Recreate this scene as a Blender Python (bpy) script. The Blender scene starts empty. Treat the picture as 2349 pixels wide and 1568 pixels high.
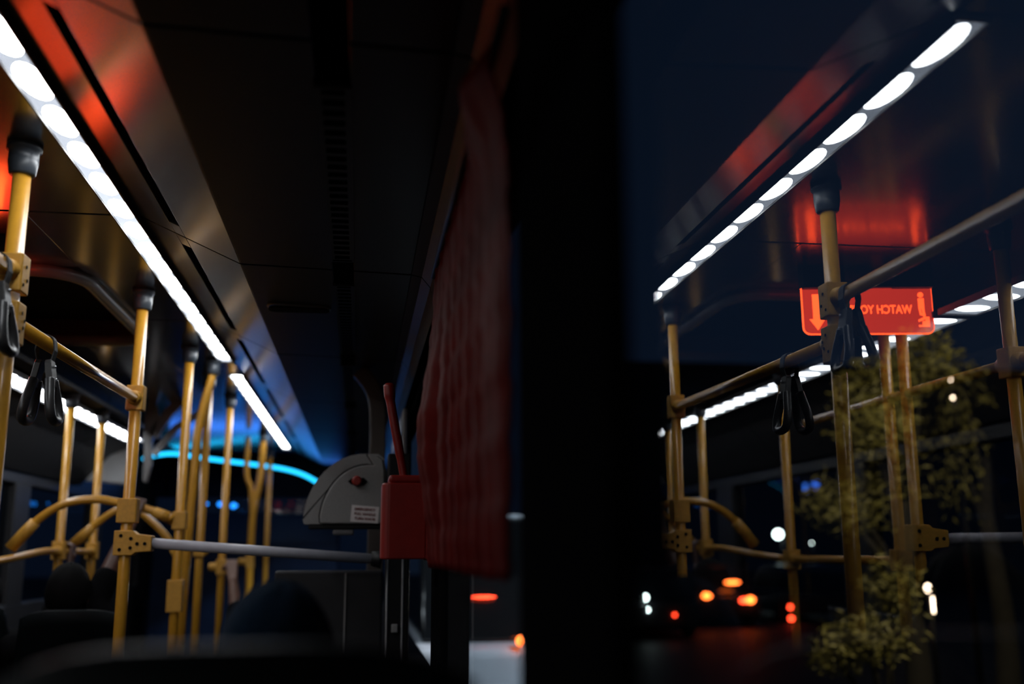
import bpy, math, random
from mathutils import Vector, Matrix
random.seed(7)
sc = bpy.context.scene
COL = sc.collection
H = 1.2                      # eye height of the photographer above the bus floor; numbers below are relative to the eye
PI = math.pi

# ------------------------------------------------------------------ camera
yaw, pitch, roll, FPX = math.radians(8.494), math.radians(11.685), math.radians(-0.29), 2318.5
F = Vector((math.sin(yaw)*math.cos(pitch), math.cos(yaw)*math.cos(pitch), math.sin(pitch)))
R0 = Vector((math.cos(yaw), -math.sin(yaw), 0)); U0 = R0.cross(F)
R = R0*math.cos(roll)+U0*math.sin(roll); U = -R0*math.sin(roll)+U0*math.cos(roll)
cd = bpy.data.cameras.new('camera'); cam = bpy.data.objects.new('camera', cd); COL.objects.link(cam)
m = Matrix((R, U, -F)).transposed().to_4x4(); m.translation = Vector((0, 0, H)); cam.matrix_world = m
cd.sensor_width = 36; cd.lens = FPX/2349*36; cd.clip_start = 0.02; cd.clip_end = 300
cd.dof.use_dof = True; cd.dof.focus_distance = 2.85; cd.dof.aperture_fstop = 1.4
sc.camera = cam
vs = sc.view_settings
sc.display_settings.display_device = 'sRGB'
vs.view_transform = 'Standard'; vs.look = 'None'; vs.gamma = 1; vs.exposure = 0; vs.use_curve_mapping = False

# ------------------------------------------------------------------ materials
def mat(name, col, rough=.5, metal=0, spec=.5, coat=0, emit=None, es=0, noise=0, nscale=20, bump=0, coat_rough=.1, stretch=(1, 1, 1)):
    M = bpy.data.materials.new(name); M.use_nodes = True
    nt = M.node_tree; b = nt.nodes['Principled BSDF']
    b.inputs['Base Color'].default_value = (*col, 1); b.inputs['Roughness'].default_value = rough
    b.inputs['Metallic'].default_value = metal; b.inputs['Specular IOR Level'].default_value = spec
    b.inputs['Coat Weight'].default_value = coat; b.inputs['Coat Roughness'].default_value = coat_rough
    if emit:
        b.inputs['Emission Color'].default_value = (*emit, 1); b.inputs['Emission Strength'].default_value = es
    if noise or bump:
        tc = nt.nodes.new('ShaderNodeTexCoord'); mp = nt.nodes.new('ShaderNodeMapping'); mp.inputs['Scale'].default_value = stretch
        n = nt.nodes.new('ShaderNodeTexNoise'); n.inputs['Scale'].default_value = nscale; n.inputs['Detail'].default_value = 4
        nt.links.new(tc.outputs['Object'], mp.inputs['Vector']); nt.links.new(mp.outputs['Vector'], n.inputs['Vector'])
        if noise:
            cr = nt.nodes.new('ShaderNodeValToRGB')
            cr.color_ramp.elements[0].position = .3; cr.color_ramp.elements[1].position = .75
            cr.color_ramp.elements[0].color = (*[c*(1-noise) for c in col], 1)
            cr.color_ramp.elements[1].color = (*[min(1, c*(1+noise)) for c in col], 1)
            nt.links.new(n.outputs['Fac'], cr.inputs['Fac']); nt.links.new(cr.outputs['Color'], b.inputs['Base Color'])
        if bump:
            bp = nt.nodes.new('ShaderNodeBump'); bp.inputs['Strength'].default_value = bump; bp.inputs['Distance'].default_value = .002
            nt.links.new(n.outputs['Fac'], bp.inputs['Height']); nt.links.new(bp.outputs['Normal'], b.inputs['Normal'])
    return M
def glass(name, refl, tint=(1, 1, 1)):
    M = bpy.data.materials.new(name); M.use_nodes = True; nt = M.node_tree; nt.nodes.clear()
    o = nt.nodes.new('ShaderNodeOutputMaterial'); mx = nt.nodes.new('ShaderNodeMixShader')
    t = nt.nodes.new('ShaderNodeBsdfTransparent'); g = nt.nodes.new('ShaderNodeBsdfGlossy')
    lw = nt.nodes.new('ShaderNodeFresnel'); lw.inputs['IOR'].default_value = refl
    g.inputs['Roughness'].default_value = 0.0; g.inputs['Color'].default_value = (.93, .97, 1, 1)
    t.inputs['Color'].default_value = (*tint, 1)
    ge = nt.nodes.new('ShaderNodeNewGeometry'); iv = nt.nodes.new('ShaderNodeMath'); iv.operation = 'SUBTRACT'; iv.inputs[0].default_value = 1
    mu = nt.nodes.new('ShaderNodeMath'); mu.operation = 'MULTIPLY'      # the inner surface adds no total reflection: the pane does not bend light
    nt.links.new(ge.outputs['Backfacing'], iv.inputs[1]); nt.links.new(iv.outputs[0], mu.inputs[0]); nt.links.new(lw.outputs[0], mu.inputs[1])
    nt.links.new(mu.outputs[0], mx.inputs[0]); nt.links.new(t.outputs[0], mx.inputs[1]); nt.links.new(g.outputs[0], mx.inputs[2])
    nt.links.new(mx.outputs[0], o.inputs[0]); return M
M = dict(
    yellow=mat('yellow_powder_coat', (.52, .25, .022), .32, spec=.5, coat=.35, noise=.06, nscale=60, bump=.05),
    yclamp=mat('yellow_cast_clamp', (.52, .26, .03), .5, noise=.12, nscale=90, bump=.15),
    ceiling=mat('glossy_grey_ceiling', (.028, .024, .02), .2, spec=.8, coat=.8, noise=.1, nscale=4, coat_rough=.13, stretch=(1, .4, 1)),
    cove=mat('grey_brown_cove', (.018, .015, .0125), .30, spec=.3, coat=.6, noise=.12, nscale=5, coat_rough=.20, stretch=(1, .6, 1)),
    duct=mat('dark_duct', (.016, .015, .0145), .4, spec=.3, noise=.2, nscale=6),
    slot=mat('black_slot', (.003, .003, .003), .8, spec=.1),
    black=mat('black_trim', (.006, .006, .0065), .45, spec=.25, noise=.2, nscale=30),
    pillar=mat('black_pillar', (.004, .004, .0045), .9, spec=0),
    wall=mat('dark_wall_panel', (.018, .018, .02), .5, spec=.3, noise=.15, nscale=10),
    wallup=mat('taupe_upper_wall', (.05, .042, .036), .45, spec=.4, noise=.15, nscale=8),
    floor=mat('dark_vinyl_floor', (.01, .01, .011), .6, noise=.3, nscale=120),
    cap=mat('blue_grey_rubber_cap', (.035, .042, .052), .38, spec=.45, noise=.1, nscale=60),
    web=mat('black_webbing', (.02, .02, .021), .75, noise=.5, nscale=300, bump=.6),
    handle=mat('charcoal_handle', (.028, .028, .029), .33, spec=.5, noise=.1, nscale=80),
    steel=mat('brushed_steel', (.5, .5, .52), .3, metal=.9),
    greybar=mat('grey_painted_bar', (.36, .36, .40), .4, spec=.4, noise=.06, nscale=40),
    greyh=mat('grey_housing', (.21, .205, .20), .55, noise=.08, nscale=150, bump=.2),
    greyd=mat('grey_trim', (.12, .12, .125), .3, spec=.5, coat=.2, noise=.1, nscale=20),
    white=mat('pale_panel', (.78, .79, .8), .5, noise=.08, nscale=6),
    redbox=mat('red_moulded_plastic', (.24, .012, .008), .4, spec=.5, noise=.1, nscale=30, bump=.05),
    curtain=mat('red_curtain_cloth', (.085, .005, .004), .6, spec=.03, noise=.25, nscale=14, bump=.2),
    sticker=mat('off_white_sticker', (.62, .57, .56), .6, noise=.05, nscale=80),
    stext=mat('red_brown_print', (.16, .03, .025), .7),
    seat=mat('dark_blue_seat_fabric', (.004, .005, .008), .95, spec=.05, noise=.4, nscale=90),
    seatsh=mat('teal_grey_seat_shell', (.0035, .005, .0058), .5, spec=.06),
    skin=mat('brown_skin', (.14, .065, .042), .5, noise=.12, nscale=40),
    skin2=mat('dark_brown_skin', (.07, .028, .018), .45, noise=.12, nscale=40),
    hair=mat('black_hair', (.003, .0028, .003), .8, spec=.08, noise=.3, nscale=200, bump=.5),
    navy=mat('navy_knit', (.005, .014, .028), .95, spec=.05, noise=.3, nscale=160, bump=.4),
    cloth=mat('black_jacket', (.003, .003, .0035), .95, spec=.05, noise=.3, nscale=120, bump=.3),
    cloth2=mat('charcoal_jacket', (.0045, .0042, .0045), .95, spec=.05, noise=.3, nscale=120, bump=.3),
    jeans=mat('dark_trousers', (.004, .0045, .006), .95, spec=.05, noise=.3, nscale=120),
    eye=mat('eye_white', (.5, .5, .48), .2),
    glass1=glass('side_window_glass', 2.05, (.9, .94, .96)),
    glass2=glass('tinted_window_glass', 1.5, (.85, .9, .93)),
    glass3=glass('night_window_glass', 1.22, (.6, .65, .7)),
    dark_glass=mat('dark_car_glass', (.006, .007, .008), .08, spec=.5),
    road=mat('night_asphalt', (.012, .012, .013), .6, noise=.3, nscale=3),
    carw=mat('white_car_paint', (.62, .66, .72), .4, noise=.04, nscale=4),
    card=mat('dark_car_paint', (.02, .02, .024), .3),
    tyre=mat('tyre_rubber', (.01, .01, .01), .8),
    bark=mat('bark', (.010, .0075, .005), .9, noise=.4, nscale=10),
    leaf=mat('leaf_green', (.13, .115, .025), .6, noise=.45, nscale=3),
    build=mat('dark_building', (.012, .013, .018), .8, noise=.2, nscale=.4),
    led=mat('led_lens', (.8, .8, .8), .4, emit=(.93, .97, 1), es=22),
    ledd=mat('led_diffuser', (.3, .3, .32), .4, emit=(.8, .87, 1), es=1.8),
    channel=mat('lamp_channel', (.10, .10, .10), .5),
    cyan=mat('cyan_led', (.05, .2, .3), .4, emit=(.012, .45, .85), es=2.8),
    bluel=mat('blue_pilot_lamp', (.05, .1, .3), .4, emit=(.01, .25, 1), es=2.5),
    navyfront=mat('navy_front_panel', (.003, .009, .028), .6, spec=.1, noise=.2, nscale=5),
    signred=mat('red_edge_lit_acrylic', (.05, .003, .002), .2, emit=(1, .05, .02), es=2.5),
    signtxt=mat('orange_lit_engraving', (.05, .003, .002), .3, emit=(1, .07, .012), es=13),
    lw=mat('cool_lamp_glow', (1, 1, 1), .5, emit=(.85, 1, .93), es=14),
    lwarm=mat('warm_lamp_glow', (1, 1, 1), .5, emit=(1, .70, .48), es=12),
    lor=mat('orange_lamp_glow', (1, .3, .1), .5, emit=(1, .14, .02), es=14),
    lred=mat('red_lamp_glow', (1, .1, .05), .5, emit=(1, .05, .015), es=14),
    lblue=mat('blue_sign_glow', (.1, .2, 1), .5, emit=(.05, .22, 1), es=1.2),
)

# ------------------------------------------------------------------ mesh helpers
class MB:
    def __init__(s): s.v = []; s.f = []; s.sm = []
    def add(s, vs_, fs, smooth=False):
        o = len(s.v); s.v += [Vector(q) for q in vs_]
        for f in fs: s.f.append([i+o for i in f]); s.sm.append(smooth)
        return s
    def box(s, a, b, rot=None, piv=None):
        x0, y0, z0 = a; x1, y1, z1 = b
        vv = [Vector(q) for q in ((x0,y0,z0),(x1,y0,z0),(x1,y1,z0),(x0,y1,z0),(x0,y0,z1),(x1,y0,z1),(x1,y1,z1),(x0,y1,z1))]
        if rot is not None:
            p = Vector(piv) if piv is not None else (vv[0]+vv[6])/2
            vv = [p+rot@(q-p) for q in vv]
        return s.add(vv, [(0,3,2,1),(4,5,6,7),(0,1,5,4),(1,2,6,5),(2,3,7,6),(3,0,4,7)])
    def sweep(s, path, prof, closed=False, up=None, smooth=True, caps=True):
        """prof: list of (a,b) offsets or function(i)->list, swept along path"""
        P = [Vector(q) for q in path]; n = len(P); rings = []
        T = []
        for i in range(n):
            if closed: t = P[(i+1) % n]-P[i-1]
            else: t = P[min(i+1, n-1)]-P[max(i-1, 0)]
            T.append(t.normalized())
        nrm = Vector(up) if up is not None else (Vector((0,0,1)) if abs(T[0].z) < .9 else Vector((0,1,0)))
        nrm = (nrm-T[0]*nrm.dot(T[0])).normalized()
        for i in range(n):
            nrm = (nrm-T[i]*nrm.dot(T[i]))
            nrm.normalize()
            bi = T[i].cross(nrm)
            pr = prof(i) if callable(prof) else prof
            rings.append([P[i]+nrm*b+bi*a for a, b in pr])
        k = len(rings[0]); o = [q for r in rings for q in r]; fs = []
        for i in range(n if closed else n-1):
            j = (i+1) % n
            for c in range(k):
                d = (c+1) % k; fs.append((i*k+c, i*k+d, j*k+d, j*k+c))
        s.add(o, fs, smooth)
        if not closed and caps:
            s.f.append([len(s.v)-n*k+c for c in range(k)][::-1]); s.sm.append(False)
            s.f.append([len(s.v)-k+c for c in range(k)]); s.sm.append(False)
        return s
    def tube(s, path, r, n=20, closed=False, up=None):
        if not hasattr(r, '__len__'): r = [r]*len(path)
        return s.sweep(path, lambda i: [(r[i]*math.cos(2*PI*c/n), r[i]*math.sin(2*PI*c/n)) for c in range(n)], closed, up)
    def cyl(s, a, b, r, n=24): return s.tube([a, b], r, n)
    def lathe(s, c, prof, axis='z', n=28):
        vv = []; fs = []; k = len(prof)
        for i in range(n):
            t = 2*PI*i/n
            for r, h in prof:
                q = (r*math.cos(t), r*math.sin(t), h)
                if axis == 'y': q = (q[0], q[2], q[1])
                if axis == 'x': q = (q[2], q[0], q[1])
                vv.append(Vector(c)+Vector(q))
        for i in range(n):
            j = (i+1) % n
            for a in range(k-1): fs.append((i*k+a, j*k+a, j*k+a+1, i*k+a+1))
        return s.add(vv, fs, True)
    def ell(s, c, rad, n=20, m_=12, rot=None):
        vv = []; fs = []
        for i in range(m_+1):
            ph = PI*i/m_
            for j in range(n):
                t = 2*PI*j/n; q = Vector((rad[0]*math.sin(ph)*math.cos(t), rad[1]*math.sin(ph)*math.sin(t), rad[2]*math.cos(ph)))
                vv.append(Vector(c)+(rot@q if rot is not None else q))
        for i in range(m_):
            for j in range(n):
                a = (j+1) % n; fs.append((i*n+j, (i+1)*n+j, (i+1)*n+a, i*n+a))
        return s.add(vv, fs, True)
    def prism(s, poly, axis, lo, hi, smooth=False):
        """poly: 2-D points in the plane across axis ('x': (y,z), 'y': (x,z), 'z': (x,y))"""
        def p(q, h): return {'x': (h, q[0], q[1]), 'y': (q[0], h, q[1]), 'z': (q[0], q[1], h)}[axis]
        n = len(poly); vv = [p(q, lo) for q in poly]+[p(q, hi) for q in poly]
        return s.add(vv, [tuple(range(n))[::-1], tuple(range(n, 2*n))]+[(i, (i+1) % n, n+(i+1) % n, n+i) for i in range(n)], smooth)
    def sheet(s, grid, smooth=True):
        r = len(grid); c = len(grid[0]); vv = [q for row in grid for q in row]
        return s.add(vv, [(i*c+j, i*c+j+1, (i+1)*c+j+1, (i+1)*c+j) for i in range(r-1) for j in range(c-1)], smooth)

def prop(o, label=None, cat=None, group=None, kind=None):
    if label: o['label'] = label
    if cat: o['category'] = cat
    if group: o['group'] = group
    if kind: o['kind'] = kind
def rootloc(p):
    while p.parent: p = p.parent
    return Vector(p['_base']) if '_base' in p else Vector((0, 0, 0))
BASE = {}
def obj(name, mb, material, parent=None, bevel=0, solid=0, label=None, base=None, recalc=True, subd=0):
    """one mesh object; vertices are given relative to the photographer's eye"""
    base = BASE.get(parent.name if parent else None, Vector((0, 0, 0))) if base is None else Vector(base)
    if parent is None and base.length == 0 and mb.v:
        lo = [min(v[i] for v in mb.v) for i in range(3)]; hi = [max(v[i] for v in mb.v) for i in range(3)]
        base = Vector(((lo[0]+hi[0])/2, (lo[1]+hi[1])/2, lo[2]))
    me = bpy.data.meshes.new(name)
    me.from_pydata([tuple(v-base) for v in mb.v], [], mb.f)
    for p_, s_ in zip(me.polygons, mb.sm): p_.use_smooth = s_
    me.materials.append(M[material] if isinstance(material, str) else material)
    if recalc:
        import bmesh
        bm = bmesh.new(); bm.from_mesh(me); bmesh.ops.recalc_face_normals(bm, faces=bm.faces); bm.to_mesh(me); bm.free()
    o = bpy.data.objects.new(name, me); COL.objects.link(o)
    if parent: o.parent = parent
    else: o.location = base+Vector((0, 0, H))
    BASE[o.name] = base
    if solid:
        q = o.modifiers.new('thickness', 'SOLIDIFY'); q.thickness = solid; q.offset = 0
    if bevel:
        q = o.modifiers.new('edge', 'BEVEL'); q.width = bevel; q.segments = 3; q.limit_method = 'ANGLE'; q.angle_limit = math.radians(40)
    if subd:
        q = o.modifiers.new('smooth', 'SUBSURF'); q.levels = subd; q.render_levels = subd
    if label: o['label'] = label
    return o
def thing(name, label, cat, loc, group=None):
    o = bpy.data.objects.new(name, None); COL.objects.link(o); o.empty_display_size = .05
    o.location = Vector(loc)+Vector((0, 0, H)); BASE[o.name] = Vector(loc)
    prop(o, label, cat, group); return o
def dup(root, loc, label=None, group=None, rotz=None):
    r = root.copy(); COL.objects.link(r); r.location = Vector(loc)+Vector((0, 0, H)); BASE[r.name] = Vector(loc)
    if rotz is not None: r.rotation_euler = (0, 0, rotz)
    if label: r['label'] = label
    if group: r['group'] = group
    for ch in list(root.children):
        c = ch.copy(); COL.objects.link(c); c.parent = r
        for g in ch.children:
            d = g.copy(); COL.objects.link(d); d.parent = c
    return r
def struct(name, mb, material, **k):
    o = obj(name, mb, material, **k); o['kind'] = 'structure'; return o
def arc(c, r, a0, a1, n, plane='xz'):
    out = []
    for i in range(n+1):
        t = a0+(a1-a0)*i/n; u, v = r*math.cos(t), r*math.sin(t)
        out.append(Vector(c)+Vector({'xz': (u, 0, v), 'yz': (0, u, v), 'xy': (u, v, 0)}[plane]))
    return out
def bez(pts, n=10):
    """Catmull-Rom through points"""
    P = [Vector(q) for q in pts]; P = [P[0]*2-P[1]]+P+[P[-1]*2-P[-2]]; out = []
    for i in range(1, len(P)-2):
        for k in range(n):
            t = k/n; a, b, c, d = P[i-1:i+3]
            out.append(.5*((2*b)+(c-a)*t+(2*a-5*b+4*c-d)*t*t+(3*b-a-3*c+d)*t**3))
    out.append(P[-2]); return out

FL = -H                       # bus floor
CEIL = .955
SEAMS = [.16, 1.54, 2.92, 4.30, 5.68, 7.06, 8.44, 9.82]

# ------------------------------------------------------------------ shell of the bus
struct('floor', MB().box((-2.2, -1.2, FL-.06), (.26, 11.2, FL)), 'floor')
cb = MB()
g = .005
HX0, HX1, HY0, HY1 = -1.50, -.97, 3.50, 4.70          # roof hatch opening
for a, b in zip([-1.2]+SEAMS, SEAMS+[10.6]):
    y0, y1 = a+g, b-g
    def cbox(x0, x1, ya, yb):
        if yb-ya > .002 and x1-x0 > .002: cb.box((x0, ya, CEIL), (x1, yb, CEIL+.03))
    if y1 <= HY0 or y0 >= HY1: cbox(-1.72, -.655, y0, y1)
    else:
        cbox(HX1, -.655, y0, y1)
        cbox(-1.72, HX1, y0, min(y1, HY0)) if y0 < HY0 else None
        cbox(-1.72, HX1, max(y0, HY1), y1) if y1 > HY1 else None
struct('ceiling', cb, 'ceiling', bevel=.003)
struct('ceiling_backing', MB().box((-1.6, -1.2, CEIL+.10), (.2, 10.8, CEIL+.13)), 'slot')
# sloping cove beside the light strip, split at the seams, with a black slot along its middle
cv = MB(); sl = MB()
CA, CBp = Vector((-.655, 0, .957)), Vector((-.362, 0, .822))
def cove_pt(t, y, off=0):
    q = CA.lerp(CBp, t); n = Vector((-.419, 0, -.908)); q = q+n*off; return (q.x, y, q.z)
for a, b in zip([-1.2]+SEAMS, SEAMS+[10.6]):
    y0, y1 = a+g, b-g
    for t0, t1 in ((0, .36), (.46, 1)):
        cv.add([cove_pt(t0, y0), cove_pt(t1, y0), cove_pt(t1, y1), cove_pt(t0, y1), cove_pt(t0, y0, -.02), cove_pt(t1, y0, -.02), cove_pt(t1, y1, -.02), cove_pt(t0, y1, -.02)],
               [(0,3,2,1),(4,5,6,7),(0,1,5,4),(1,2,6,5),(2,3,7,6),(3,0,4,7)])
    for q0, q1 in ((y0, y0+.10), (y1-.10, y1)):       # bridges that close the slot near each seam
        cv.add([cove_pt(.36, q0), cove_pt(.46, q0), cove_pt(.46, q1), cove_pt(.36, q1), cove_pt(.36, q0, -.02), cove_pt(.46, q0, -.02), cove_pt(.46, q1, -.02), cove_pt(.36, q1, -.02)],
               [(0,3,2,1),(4,5,6,7),(0,1,5,4),(1,2,6,5),(2,3,7,6),(3,0,4,7)])
sl.add([cove_pt(.3, -1.2, -.03), cove_pt(.52, -1.2, -.03), cove_pt(.52, 10.6, -.03), cove_pt(.3, 10.6, -.03)], [(0,1,2,3)])
struct('trim_1', cv, 'cove', bevel=.002)
struct('trim_2', sl, 'slot', solid=.004)
# side duct: underside panels, split at the seams and with openings for the grilles
dm = MB()
GY = [(y0+.16, y1-.12) for y0, y1 in zip(SEAMS[:-1], SEAMS[1:])]
def dz(x): return .822+(x+.362)*(-.03)
for a, b in zip([-1.2]+SEAMS, SEAMS+[10.6]):
    y0, y1 = a+g, b-g
    for x0, x1 in ((-.362, -.098), (-.036, .135)):
        dm.add([(x0, y0, dz(x0)), (x1, y0, dz(x1)), (x1, y1, dz(x1)), (x0, y1, dz(x0)), (x0, y0, dz(x0)+.02), (x1, y0, dz(x1)+.02), (x1, y1, dz(x1)+.02), (x0, y1, dz(x0)+.02)],
               [(0,3,2,1),(4,5,6,7),(0,1,5,4),(1,2,6,5),(2,3,7,6),(3,0,4,7)])
struct('trim_3', dm, 'duct', bevel=.003)
# air grilles in the duct, one per panel
gl = None
for k, (y0, y1) in enumerate(GY[1:6]):
    names = ['above the nearest pillar', 'between the first two ceiling seams', 'in the panel with the oval vent', 'above the grey door housing', 'nearest the front of the bus']
    t = thing('air_grille', 'long black ladder-slotted air grille in the dark duct, '+names[k], 'air grille', (-.067, y0, .80), 'air grilles in the ceiling duct')
    fr = MB()
    fr.box((-.100, y0, .806), (-.094, y1, .814)); fr.box((-.040, y0, .806), (-.034, y1, .814))
    fr.box((-.100, y0-.006, .806), (-.034, y0, .814)); fr.box((-.100, y1, .806), (-.034, y1+.006, .814))
    obj('grille_frame', fr, 'duct', t)
    n = int((y1-y0)/.045); ys = []
    for i in range(n): ys += [y0+i*(y1-y0)/n, y0+i*(y1-y0)/n+.030]
    ys.append(y1); xs = (-.094, -.088, -.046, -.040)
    s_ = MB().add([Vector((x, y, .812)) for y in ys for x in xs], [(4*i+j, 4*i+j+1, 4*i+j+5, 4*i+j+4) for i in range(len(ys)-1) for j in range(3) if j != 1 or i % 2])
    obj('grating', s_, 'duct', t, solid=.006)
    obj('backing', MB().box((-.099, y0, .822), (-.035, y1, .826)), 'slot', t)
# oval vent / lamp in the third panel
ov = thing('oval_vent', 'dark oval slot vent with a shiny rim set in the duct panel', 'vent', (-.22, 3.42, .81))
pts = []
for i in range(32):
    a = 2*PI*i/32; pts.append((-.222+math.copysign(.078, math.cos(a))*1+.024*math.cos(a), 3.42+.034*math.sin(a)))
obj('rim', MB().tube([(x, y, dz(x)-.001) for x, y in pts], .006, 10, closed=True, up=(0, 0, 1)), 'greyd', ov)
obj('recess', MB().prism(pts, 'z', .806, .812), 'slot', ov)
# right wall: upper panel, pillars, lower wall, windows
up = MB()
prof = [(.135, .807), (.165, .80), (.19, .77), (.205, .70), (.205, .60)]
for a, b in zip([-1.2]+SEAMS, SEAMS+[10.6]):
    y0, y1 = a+g, b-g
    for (xa, za), (xb, zb) in zip(prof[:-1], prof[1:]):
        up.add([(xa, y0, za), (xb, y0, zb), (xb, y1, zb), (xa, y1, za), (xa+.02, y0, za+.02), (xb+.02, y0, zb+.01), (xb+.02, y1, zb+.01), (xa+.02, y1, za+.02)],
               [(0,3,2,1),(4,5,6,7),(0,1,5,4),(1,2,6,5),(2,3,7,6),(3,0,4,7)])
struct('trim_4', up, 'wallup')
struct('wall_right', MB().box((.2, -1.2, FL), (.26, 10.8, -.40)), 'wall')
struct('wall_right_pillar', MB().box((.175, .715, -.42), (.198, 1.13, .80)), 'pillar', bevel=.006)
struct('wall_right_post', MB().box((.19, 2.42, -.42), (.26, 2.75, .80)), 'pillar', bevel=.02)
struct('wall_right_rear', MB().box((.165, -1.2, -.42), (.26, -.55, .80)), 'pillar', bevel=.02)
struct('wall_right_header', MB().box((.205, -1.2, .56), (.26, 10.8, .80)), 'pillar')
def window(n, y0, y1, z0, z1, gm, x=.2, w=.006):
    o = struct('window_%d' % n, MB().box((x, y0, z0), (x+w, y1, z1)), gm)
    f = MB(); e = .022; a, b = (x+w, x+w+.012) if x > 0 else (x-.012, x)
    f.box((a, y0-e, z0-e), (b, y1+e, z0)); f.box((a, y0-e, z1), (b, y1+e, z1+e)); f.box((a, y0-e, z0), (b, y0, z1)); f.box((a, y1, z0), (b, y1+e, z1))
    obj('window_frame', f, 'black', o, bevel=.004); return o
window(1, -.53, .84, -.38, .565, 'glass1')
window(2, 1.11, 2.50, -.38, .565, 'glass2')
window(3, 5.70, 9.6, -.38, .565, 'glass2')
# left side: duct above the left windows, wall, windows
LD = MB()
for a, b in zip([-1.2]+SEAMS, SEAMS+[10.6]):
    y0, y1 = a+g, min(b-g, 7.95)
    if y1 <= y0: continue
    pr = [(-1.685, .985), (-1.685, .80), (-1.72, .78), (-1.86, .72), (-2.05, .50), (-2.06, .49), (-2.10, .50), (-2.10, .985)]
    LD.prism(pr, 'y', y0, y1)
struct('trim_5', LD, 'wall', bevel=.004)
struct('trim_7', MB().box((-1.63, 4.25, .81), (-1.44, 7.95, .84)), 'black', bevel=.006)
lw_ = MB().box((-2.16, -1.2, FL), (-2.08, 11.0, -.30)).box((-2.16, -1.2, .42), (-2.08, 11.0, .99))
for y0, y1 in ((-1.2, -.5), (1.0, 1.25), (2.9, 3.15), (4.75, 5.05), (6.6, 6.9), (8.5, 8.8), (10.3, 11)):
    lw_.box((-2.16, y0, -.31), (-2.08, y1, .43))
struct('wall_left', lw_, 'wall', bevel=.01)
for i, (y0, y1) in enumerate(((-.5, 1.0), (1.25, 2.9), (3.15, 4.75), (5.05, 6.6), (6.9, 8.5), (8.8, 10.3))):
    struct('window_%d' % (i+4), MB().box((-2.125, y0, -.30), (-2.119, y1, .42)), 'glass3')
# front and rear of the bus
fw = MB().box((-2.2, 10.7, .55), (.26, 10.8, 1.0)).box((-2.2, 10.7, FL), (.26, 10.8, -.45))
fw.box((-2.2, 10.7, -.45), (-2.08, 10.8, .55)).box((.14, 10.7, -.45), (.26, 10.8, .55))
struct('wall_front', fw, 'navyfront', bevel=.01)
struct('window_10', MB().box((-2.08, 10.74, -.45), (.14, 10.748, .55)), 'glass3')
struct('wall_rear', MB().box((-2.2, -1.3, FL), (.26, -1.2, 1.0)), 'pillar')
struct('roof', MB().box((-2.25, -1.3, 1.10), (.3, 10.9, 1.16)), 'black')
# front header panels, seen far away under the blue light
struct('trim_6', MB().prism([(10.6, .95), (9.9, .955), (9.9, .965), (10.7, 1.0), (10.7, .55), (10.62, .55)], 'x', -1.9, .1), 'navyfront', bevel=.01)

# ------------------------------------------------------------------ light strips
def lightstrip(label, x, z, y0, y1, step, first, wid=.070, ll=.44, lip=.002):
    t = thing('strip_light', label, 'ceiling light', (x, y0, z), 'LED strip lights along the ceiling')
    ch = MB().box((x-wid/2-.004, y0-.01, z-.002), (x-wid/2, y1+.01, z+.02)).box((x+wid/2, y0-.01, z-lip), (x+wid/2+.004, y1+.01, z+.02))
    ch.box((x-wid/2, y0-.01, z+.016), (x+wid/2, y1+.01, z+.022)); ch.box((x-wid/2, y0-.01, z-.002), (x+wid/2, y0, z+.016)); ch.box((x-wid/2, y1, z-.002), (x+wid/2, y1+.01, z+.016))
    obj('channel', ch, 'channel', t)
    obj('diffuser', MB().box((x-wid/2, y0, z+.004), (x+wid/2, y1, z+.010)), 'ledd', t)
    y = first; lens = None
    while y < y1-.06:
        if y > y0+.03:
            if lens is None:
                lens = obj('led_lens', MB().ell((x, y, z+.0035), (wid*.46, step*ll, .006), 20, 8), 'led', t); y_l = y
            else:
                c = lens.copy(); COL.objects.link(c); c.parent = t; c.location = (0, y-y_l, 0)
        y += step
    return t
lightstrip('bright white LED strip light overhead beside the sloping grey cove', -.69, CEIL-.004, 1.56, 5.22, .2, 1.662, lip=.015)
lightstrip('far LED strip light in line ahead of the bright overhead one', -.69, CEIL-.004, 5.62, 9.75, .2, 5.72, lip=.015)
lightstrip('near LED strip light under the left duct, seen only as a reflection in the window', -1.592, .777, -.2, 3.08, .155, -.1, .13, .26)
lightstrip('LED strip light under the left duct, behind the hanging strap', -1.592, .777, 3.13, 7.5, .155, 3.19, .13, .24)

# ------------------------------------------------------------------ roof hatch
h = thing('roof_hatch', 'dark recessed roof hatch with rounded grey rim in the ceiling', 'roof hatch', (HX1, HY0, CEIL))
rr = .16
rim = bez([(-1.49, HY0, CEIL-.012), (HX1-rr, HY0, CEIL-.012)], 6)+arc((HX1-rr, HY0+rr, CEIL-.012), rr, -PI/2, 0, 10, 'xy')[1:]
rim += [Vector((HX1, HY1-rr, CEIL-.012))]+arc((HX1-rr, HY1-rr, CEIL-.012), rr, 0, PI/2, 10, 'xy')[1:]+[Vector((-1.49, HY1, CEIL-.012))]
obj('rim', MB().tube(rim, .026, 16, up=(0, 0, 1)), 'greyd', h)
w_ = MB()
w_.box((-1.5, HY0, CEIL), (HX1, HY0+.02, CEIL+.095)); w_.box((-1.5, HY1-.02, CEIL), (HX1, HY1, CEIL+.095)); w_.box((HX1-.02, HY0+.02, CEIL), (HX1, HY1-.02, CEIL+.095))
obj('inner_lip', w_, 'black', h)
obj('lid', MB().box((-1.5, HY0+.02, CEIL+.075), (HX1-.02, HY1-.02, CEIL+.095)), 'slot', h, bevel=.004)

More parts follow.
